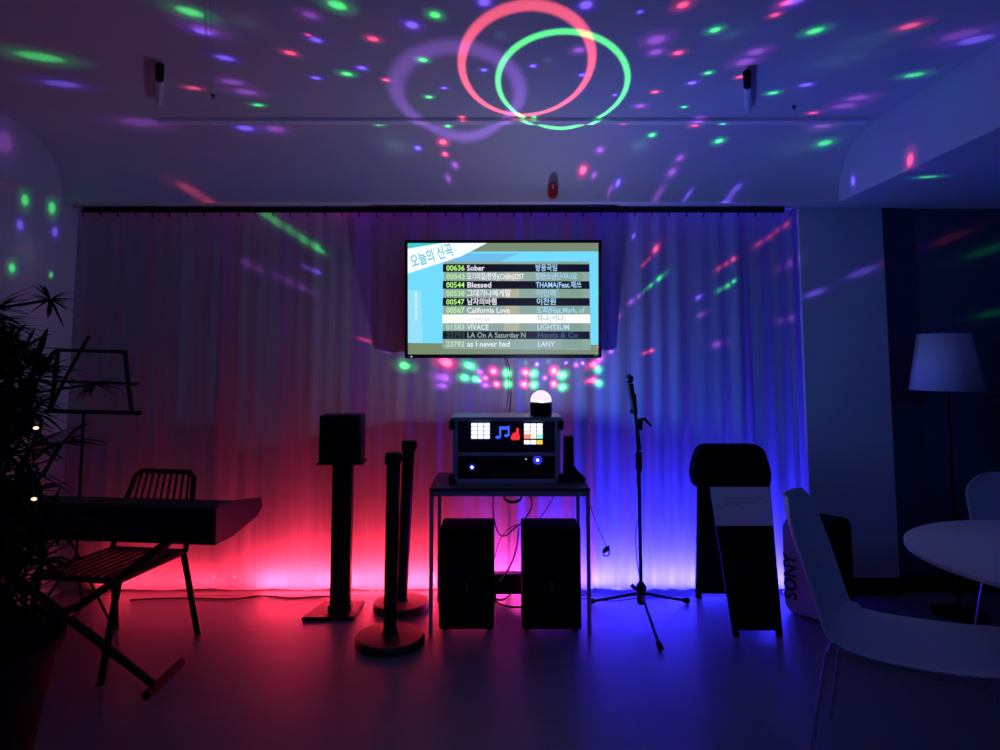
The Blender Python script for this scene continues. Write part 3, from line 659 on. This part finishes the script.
t = thing('round_table', 'round white table cut off by the right edge', 'table', (2.08, 2.47, 0))
b = bm_new(); lathe(b, [(.57, .708), (.585, .716), (.585, .728), (.575, .733), (0, .733)], 72); obj('table_top', b, M['tabletop'], t, True)
b = bm_new(); lathe(b, [(.05, .708), (.032, .65), (.03, .1), (.06, .04)], 24); obj('pedestal', b, M['white'], t, True)
b = bm_new(); lathe(b, [(.27, 0), (.27, .012), (.08, .045), (0, .05)], 48); obj('table_base', b, M['white'], t, True)
lx = P(945, 360, 4.0)
t = thing('floor_lamp', 'unlit floor lamp with pale cone shade in the dark right corner', 'lamp', (lx.x, 4.0, 0))
zb, zt = P(945, 390, 4.0).z, P(945, 334, 4.0).z
b = bm_new(); n = 48; rr = []
for r, z in ((.190, zb), (.135, zt)): rr.append([b.verts.new((r * math.cos(2 * PI * k / n), r * math.sin(2 * PI * k / n), z)) for k in range(n)])
for k in range(n): b.faces.new((rr[0][k], rr[0][(k + 1) % n], rr[1][(k + 1) % n], rr[1][k]))
o = obj('lamp_shade', b, M['shade'], t, True); s = o.modifiers.new('thick', 'SOLIDIFY'); s.thickness = .004
b = bm_new(); tube(b, [(0, 0, .02), (0, 0, zt - .02)], .011, 12); tube(b, [(-.13, 0, zt - .03), (.13, 0, zt - .03)], .003, 6); obj('pole', b, M['metal'], t, True)
b = bm_new(); lathe(b, [(.14, 0), (.14, .015), (.02, .03), (0, .03)], 32); obj('base', b, M['metal'], t, True)

# ------------------------------------------------------------------ digital piano, stand, chair behind it
kx0, kx1 = -2.60, P(212, 547, 3.05).x
t = thing('digital_piano', 'dark digital piano seen from behind at the left', 'piano', (kx1, 3.05, .625), R(-7))
Lk = kx1 - kx0
prof = [(0, .0), (0, .148), (.02, .160), (.20, .150), (.21, .088), (.425, .088), (.43, .05), (.38, .035), (.15, .0)]
b = bm_new(); prism(b, prof, 'x', -Lk, 0); bmesh.ops.bevel(b, geom=[e for e in b.edges if abs(e.verts[0].co.x - e.verts[1].co.x) > .5], offset=.004, segments=2, affect='EDGES')
obj('body', b, M['black'], t)
b = bm_new(); prism(b, [(0, .0), (0, .150), (.02, .163), (.20, .154), (.425, .122), (.435, .075), (.39, .04), (.15, .0)], 'x', 0, .014); bmesh.ops.bevel(b, geom=b.edges[:], offset=.002, segments=1, affect='EDGES'); obj('end_panel', b, mat('end_cheek', (.07, .02, .02), .4, noise=.1), t)
n = 44; kw = (Lk - .10) / n
for k in range(n):
    b = bm_new(); x = -.05 - kw * (k + 1); box(b, x + .0006, x + kw - .0006, .25, .422, .086, .101, .001, 1); obj('white_key', b, M['ivory'], t)
for k in range(n - 1):
    if k % 7 in (2, 6): continue
    b = bm_new(); x = -.05 - kw * (k + 1); box(b, x - .006, x + .006, .24, .35, .095, .112, .001, 1); obj('black_key', b, M['black'], t)
b = bm_new(); lathe(b, [(.008, 0), (.008, .01)], 12, (-.085, .30, .118)); obj('knob', b, M['metal'], t)
fn, ff2 = Zp(141, 697, .015), Zp(186, 663, .015)
sxx = (fn.x + ff2.x) / 2; sy = (fn.y + ff2.y) / 2
t = thing('keyboard_stand', 'black X-shaped keyboard stand under the digital piano', 'keyboard stand', (sxx, sy, 0))
Ws = .82
for (xa, xb, dy) in ((0, -Ws, -.075), (-Ws, 0, -.035)):
    b = bm_new(); tube(b, [(xa, dy, .02), (xb, dy, .605)], .018, 10); arm = obj('crossing_arm', b, M['metal'], t, True)
for x in (0, -Ws):
    b = bm_new(); tube(b, [(x, fn.y - sy, .02), (x, ff2.y - sy, .02)], .018, 12); obj('floor_tube', b, M['matt'], t, True)
    b = bm_new(); tube(b, [(x, -.12, .607), (x, .16, .607)], .016, 12); obj('top_support', b, M['matt'], t, True)
b = bm_new(); lathe(b, [(.03, -.04), (.03, .04)], 16, mtx=Matrix.Translation((-Ws / 2, -.055, .312)) @ Matrix.Rotation(R(90), 4, 'X')); obj('pivot', b, M['metal'], t)

t = thing('slatted_chair', 'dark chair with slatted back behind the digital piano', 'chair', (-1.87, 3.47, 0), R(-9))
b = bm_new()
tube(b, [(-.21, .24, .43), (-.235, -.24, .43), (.20, -.25, .43), (.20, .24, .43), (-.21, .24, .43)], .014, 8)
for k in range(9): box(b, -.2 + .045 * k, -.175 + .045 * k, -.24, .23, .434, .446, .002)
obj('seat', b, M['metal'], t)
b = bm_new()
br = [(-.215, .24, .43), (-.19, .29, .66), (-.15, .315, .80), (-.12, .32, .822), (.16, .32, .822), (.19, .315, .80), (.20, .29, .66), (.205, .24, .43)]
tube(b, br, .014, 8)
for k in range(9):
    u = k / 8; xb = -.16 + .33 * u; xt = -.12 + .28 * u; tube(b, [(xb, .26, .50), (xt, .318, .815)], .0065, 6)
tube(b, [(-.20, .262, .50), (.20, .262, .50)], .009, 8)
obj('backrest', b, M['metal'], t, True)
for (x, y, xx, yy) in ((-.22, -.23, -.25, -.27), (.195, -.24, .16, -.28), (-.205, .23, -.21, .29), (.20, .23, .255, .30)):
    b = bm_new(); tube(b, [(x, y, .43), (xx, yy, 0)], [.016, .017], 10); obj('leg', b, M['metal'], t, True)

# ------------------------------------------------------------------ music stand and left plant
def ms(px, py): return P(px, py, 3.95)
base = ms(84, 411); c0 = Vector((base.x, 3.95, 0))
t = thing('music_stand', 'black folding wire music stand behind the plant at the left', 'music stand', c0)
def mq(px, py): return ms(px, py) - c0
b = bm_new()
tube(b, [mq(58, 350), mq(127, 352)], .010, 8); tube(b, [mq(52, 381), mq(138, 384)], .008, 8); tube(b, [mq(46, 411), mq(141, 413)], .012, 8)
tube(b, [mq(125, 351), mq(128, 380), mq(132, 412)], .013, 8); tube(b, [mq(58, 350), mq(55, 380), mq(50, 411)], .013, 8)
tube(b, [mq(89, 336), mq(66, 377), mq(50, 410)], .010, 8)
obj('book_holder', b, M['metal'], t, True)
b = bm_new(); tube(b, [(0, 0, .30), (0, 0, mq(84, 411).z)], .009, 10); obj('pole', b, M['metal'], t, True)
for k in range(3):
    a = R(90 + 120 * k + 20); b = bm_new(); tube(b, [(0, 0, .34), (.22 * math.cos(a), .22 * math.sin(a), .012)], .008, 8); obj('leg', b, M['metal'], t, True)

def leaf_strip(bm, o, d, L_, w, droop):
    d = d.normalized(); s = d.cross(Vector((0, 0, 1)))
    s = s.normalized() if s.length > .1 else Vector((1, 0, 0)); prev = None; n = 4
    for i in range(n + 1):
        u = i / n; p = o + d * L_ * u + Vector((0, 0, -droop * L_ * u * u)); ww = w * (math.sin(PI * min(.92, .12 + u * .85)))
        cur = (bm.verts.new(p - s * ww), bm.verts.new(p + Vector((0, 0, -ww * .3))), bm.verts.new(p + s * ww))
        if prev: bm.faces.new((prev[0], prev[1], cur[1], cur[0])); bm.faces.new((prev[1], prev[2], cur[2], cur[1]))
        prev = cur
def plant(name, loc, label, crown, tufts, pot_r, pot_h, seed, extra=()):
    rnd = random.Random(seed)
    t = thing(name, label, 'plant', loc)
    b = bm_new(); lathe(b, [(pot_r * .78, 0), (pot_r, pot_h), (pot_r * 1.04, pot_h), (pot_r * 1.04, pot_h - .03), (pot_r * .96, pot_h - .03), (0, pot_h - .04)], 32); obj('pot', b, M['pot'], t, True)
    fo = bm_new(); st = bm_new()
    for i in range(tufts):
        a = rnd.uniform(0, 2 * PI); u = rnd.random() ** .5; z = rnd.uniform(crown[1], crown[2]); rr = crown[0] * u * math.sqrt(max(.15, 1 - ((z - (crown[1] + crown[2]) / 2) / ((crown[2] - crown[1]) / 2)) ** 2))
        c = Vector((rr * math.cos(a), rr * math.sin(a), z))
        for k in range(16):
            d = Vector((rnd.gauss(0, 1), rnd.gauss(0, 1), rnd.uniform(-.4, 1.1))); leaf_strip(fo, c, d, rnd.uniform(.09, .19), rnd.uniform(.007, .013), rnd.uniform(.1, .5))
        if i % 3 == 0: tube(st, [(rnd.uniform(-.03, .03), rnd.uniform(-.03, .03), pot_h - .05), (c.x * .3, c.y * .3, c.z * .6), c], [.014, .005], 6, 4)
    for e in extra:
        e = Vector(e) - Vector(loc)
        for k in range(34):
            d = Vector((rnd.gauss(0, 1.2), rnd.gauss(0, .6), rnd.uniform(-.5, .6))); leaf_strip(fo, e, d, rnd.uniform(.05, .10), .006, .2)
        tube(st, [(0, 0, e.z - .05), (e.x * .5, e.y * .5, e.z - .03), e], .005, 6, 3)
    obj('foliage', fo, M['leaf'], t); obj('stems', st, M['leaf'], t, True)
plant('potted_plant', (-1.84, 2.30, 0), 'big dark bushy plant in a pot at the left edge', (.36, .45, 1.60), 320, .37, .50, 5, [P(95, 384, 2.6), P(50, 300, 2.4), P(45, 560, 2.3)])
plant('potted_plant', (3.13, 3.86, 0), 'dark leafy plant at the right edge above the round table', (.30, .9, 1.72), 90, .16, .35, 9)
# fairy lights in the plant; beads added for LED glints at the curtain foot
t = thing('lights_and_glints', 'short wire with two tiny warm bulbs hanging in the left plant', 'string lights', (0, 0, 0))
pw = [P(34, 395, 1.88), P(36, 428, 1.87), P(33, 465, 1.87), P(34, 499, 1.86), P(37, 520, 1.87)]
b = bm_new(); tube(b, pw, .0012, 6, 5); obj('wire', b, M['cable'], t, True)
for q in (pw[1], pw[3]):
    b = bm_new(); lathe(b, [(0, -.005), (.004, -.003), (.005, 0), (.004, .003), (0, .005)], 10, mtx=Matrix.Translation(q) @ Matrix.Diagonal((1.6, 1, 1, 1))); obj('glow_bead', b, gm(255, 220, 190, 1.3), t, True)
t = thing('lights_and_glints', 'glowing beads standing in for LED strip glints along the curtain foot, on an added wire', 'string lights', (0, 0, 0))
pts = [(214, 577), (235, 577), (372, 591), (380, 591), (592, 588), (598, 588), (613, 589), (617, 589), (620, 588.5), (688, 585), (780, 583), (782, 588), (784, 592), (786, 586)]
ws = bm_new(); tube(ws, [(-1.9, 4.30, .004), (-.8, 4.30, .004), (.4, 4.30, .004), (1.72, 4.30, .004)], .0015, 6); obj('wire', ws, M['cable'], t)
for (x, y) in pts:  # each glowing bead imitates a glint of the strip behind the hem
    q = P(x, y, 4.30); b = bm_new(); lathe(b, [(0, -.004), (.004, -.002), (.005, 0), (.004, .002), (0, .004)], 8, mtx=Matrix.Translation(q) @ Matrix.Diagonal((1.4 if x not in (617, 376) else 3, 1, .8, 1)))
    obj('glow_bead', b, gm(255, 200, 225, 1.2) if x < 500 else gm(190, 200, 255, 1.3), t, True)

# ------------------------------------------------------------------ ceiling fittings
q = P(553, 190, 4.16)
t = thing('alarm_lamp', 'red fire alarm lamp on the ceiling cove above the television', 'alarm lamp', (q.x, 4.175, q.z))
b = bm_new(); prism(b, rrect(.062, .105, .03, 6), 'y', -.014, .0); obj('back_plate', b, M['red'], t)
b = bm_new(); lathe(b, [(0, -.048), (.018, -.044), (.026, -.03), (.026, .03), (.018, .044), (0, .048)], 20, (0, -.022, 0)); obj('lens', b, M['red'], t, True)
b = bm_new(); box(b, -.008, .004, -.052, -.047, .0, .026, .002); obj('lens_highlight_plate', b, M['white'], t)
def ceiling_spot(px0, py0, label, dx):
    # a short spotlight lying close under the ceiling: black head towards the room, pale tube towards the wall
    z = ZC - .028; top = Zp(px0, py0, z); e = Zp(px0 + dx, py0 + 38, z); d = e - top; L_ = d.length
    t = thing('ceiling_spotlight', label, 'spotlight', (top.x, top.y, ZC), 0, 'ceiling spotlights')
    q = lambda k: Vector((d.x * k, d.y * k, -.028))
    b = bm_new(); tube(b, [q(0), q(.10), q(.12), q(.30)], .018, 16); b2 = bm_new(); obj('black_head', b, M['matt'], t, True)
    tube(b2, [q(.31), q(.60), q(.95), q(1)], [.018, .018, .015, .011], 16); obj('pale_tube', b2, mat('frosted', (.75, .8, .88), .5, noise=.05), t, True)
    b = bm_new(); lathe(b, [(.018, -.018), (.018, 0)], 12, q(.5) * 1 + Vector((0, 0, .028))); obj('mount', b, M['white'], t)
ceiling_spot(160, 66, 'ceiling spotlight with black mount and pale cylinder, left one', -1)
ceiling_spot(747, 73, 'ceiling spotlight with black mount and pale cylinder, right one', 1)
q = Zp(213, 97, ZC - .012)
t = thing('ceiling_hook', 'small dark ceiling hook with a thin wire, left of the rings', 'hook', (q.x, q.y, ZC), 0)
b = bm_new(); lathe(b, [(.010, 0), (.010, -.006), (.004, -.012), (.004, -.022), (0, -.024)], 10); obj('hook', b, M['matt'], t, True)
b = bm_new(); e = Zp(210, -10, ZC - .02); tube(b, [(0, 0, -.018), (e.x - q.x, e.y - q.y, -.018)], .0012, 6); obj('wire', b, M['grey'], t)
q = Zp(794, 108, ZC - .012)
t = thing('ceiling_hook', 'small dark ceiling hook near the right end of the ceiling trim', 'hook', (q.x, q.y, ZC), 0)
b = bm_new(); lathe(b, [(.010, 0), (.010, -.006), (.004, -.012), (.004, -.022), (0, -.024)], 10); obj('hook', b, M['matt'], t, True)

# ------------------------------------------------------------------ world and added fill light
w = bpy.data.worlds.new('night'); sc.world = w; w.use_nodes = True
w.node_tree.nodes['Background'].inputs[0].default_value = (0, 0, 0, 1); w.node_tree.nodes['Background'].inputs[1].default_value = 0
cable('television_cable', [P(506, 356, 4.30), P(510, 372, 4.31), P(511, 392, 4.31), P(510, 408, 4.29), P(508, 420, 4.2)], .0035, M['cable'], 'dark cable hanging from the television down behind the rack case')
# faint blue fill added behind the camera to lift dark fronts, no known lamp
L = bpy.data.lights.new('added_fill', 'AREA'); L.shape = 'RECTANGLE'; L.size = 1.6; L.size_y = .6; L.energy = 10; L.color = (.07, .2, 1)
lo = bpy.data.objects.new('added_fill', L); C.objects.link(lo); lo.location = (1.2, -1.6, 2.3)
lo.rotation_euler = (Vector((.9, 3.2, .4)) - Vector((1.2, -1.6, 2.3))).to_track_quat('-Z', 'Y').to_euler()
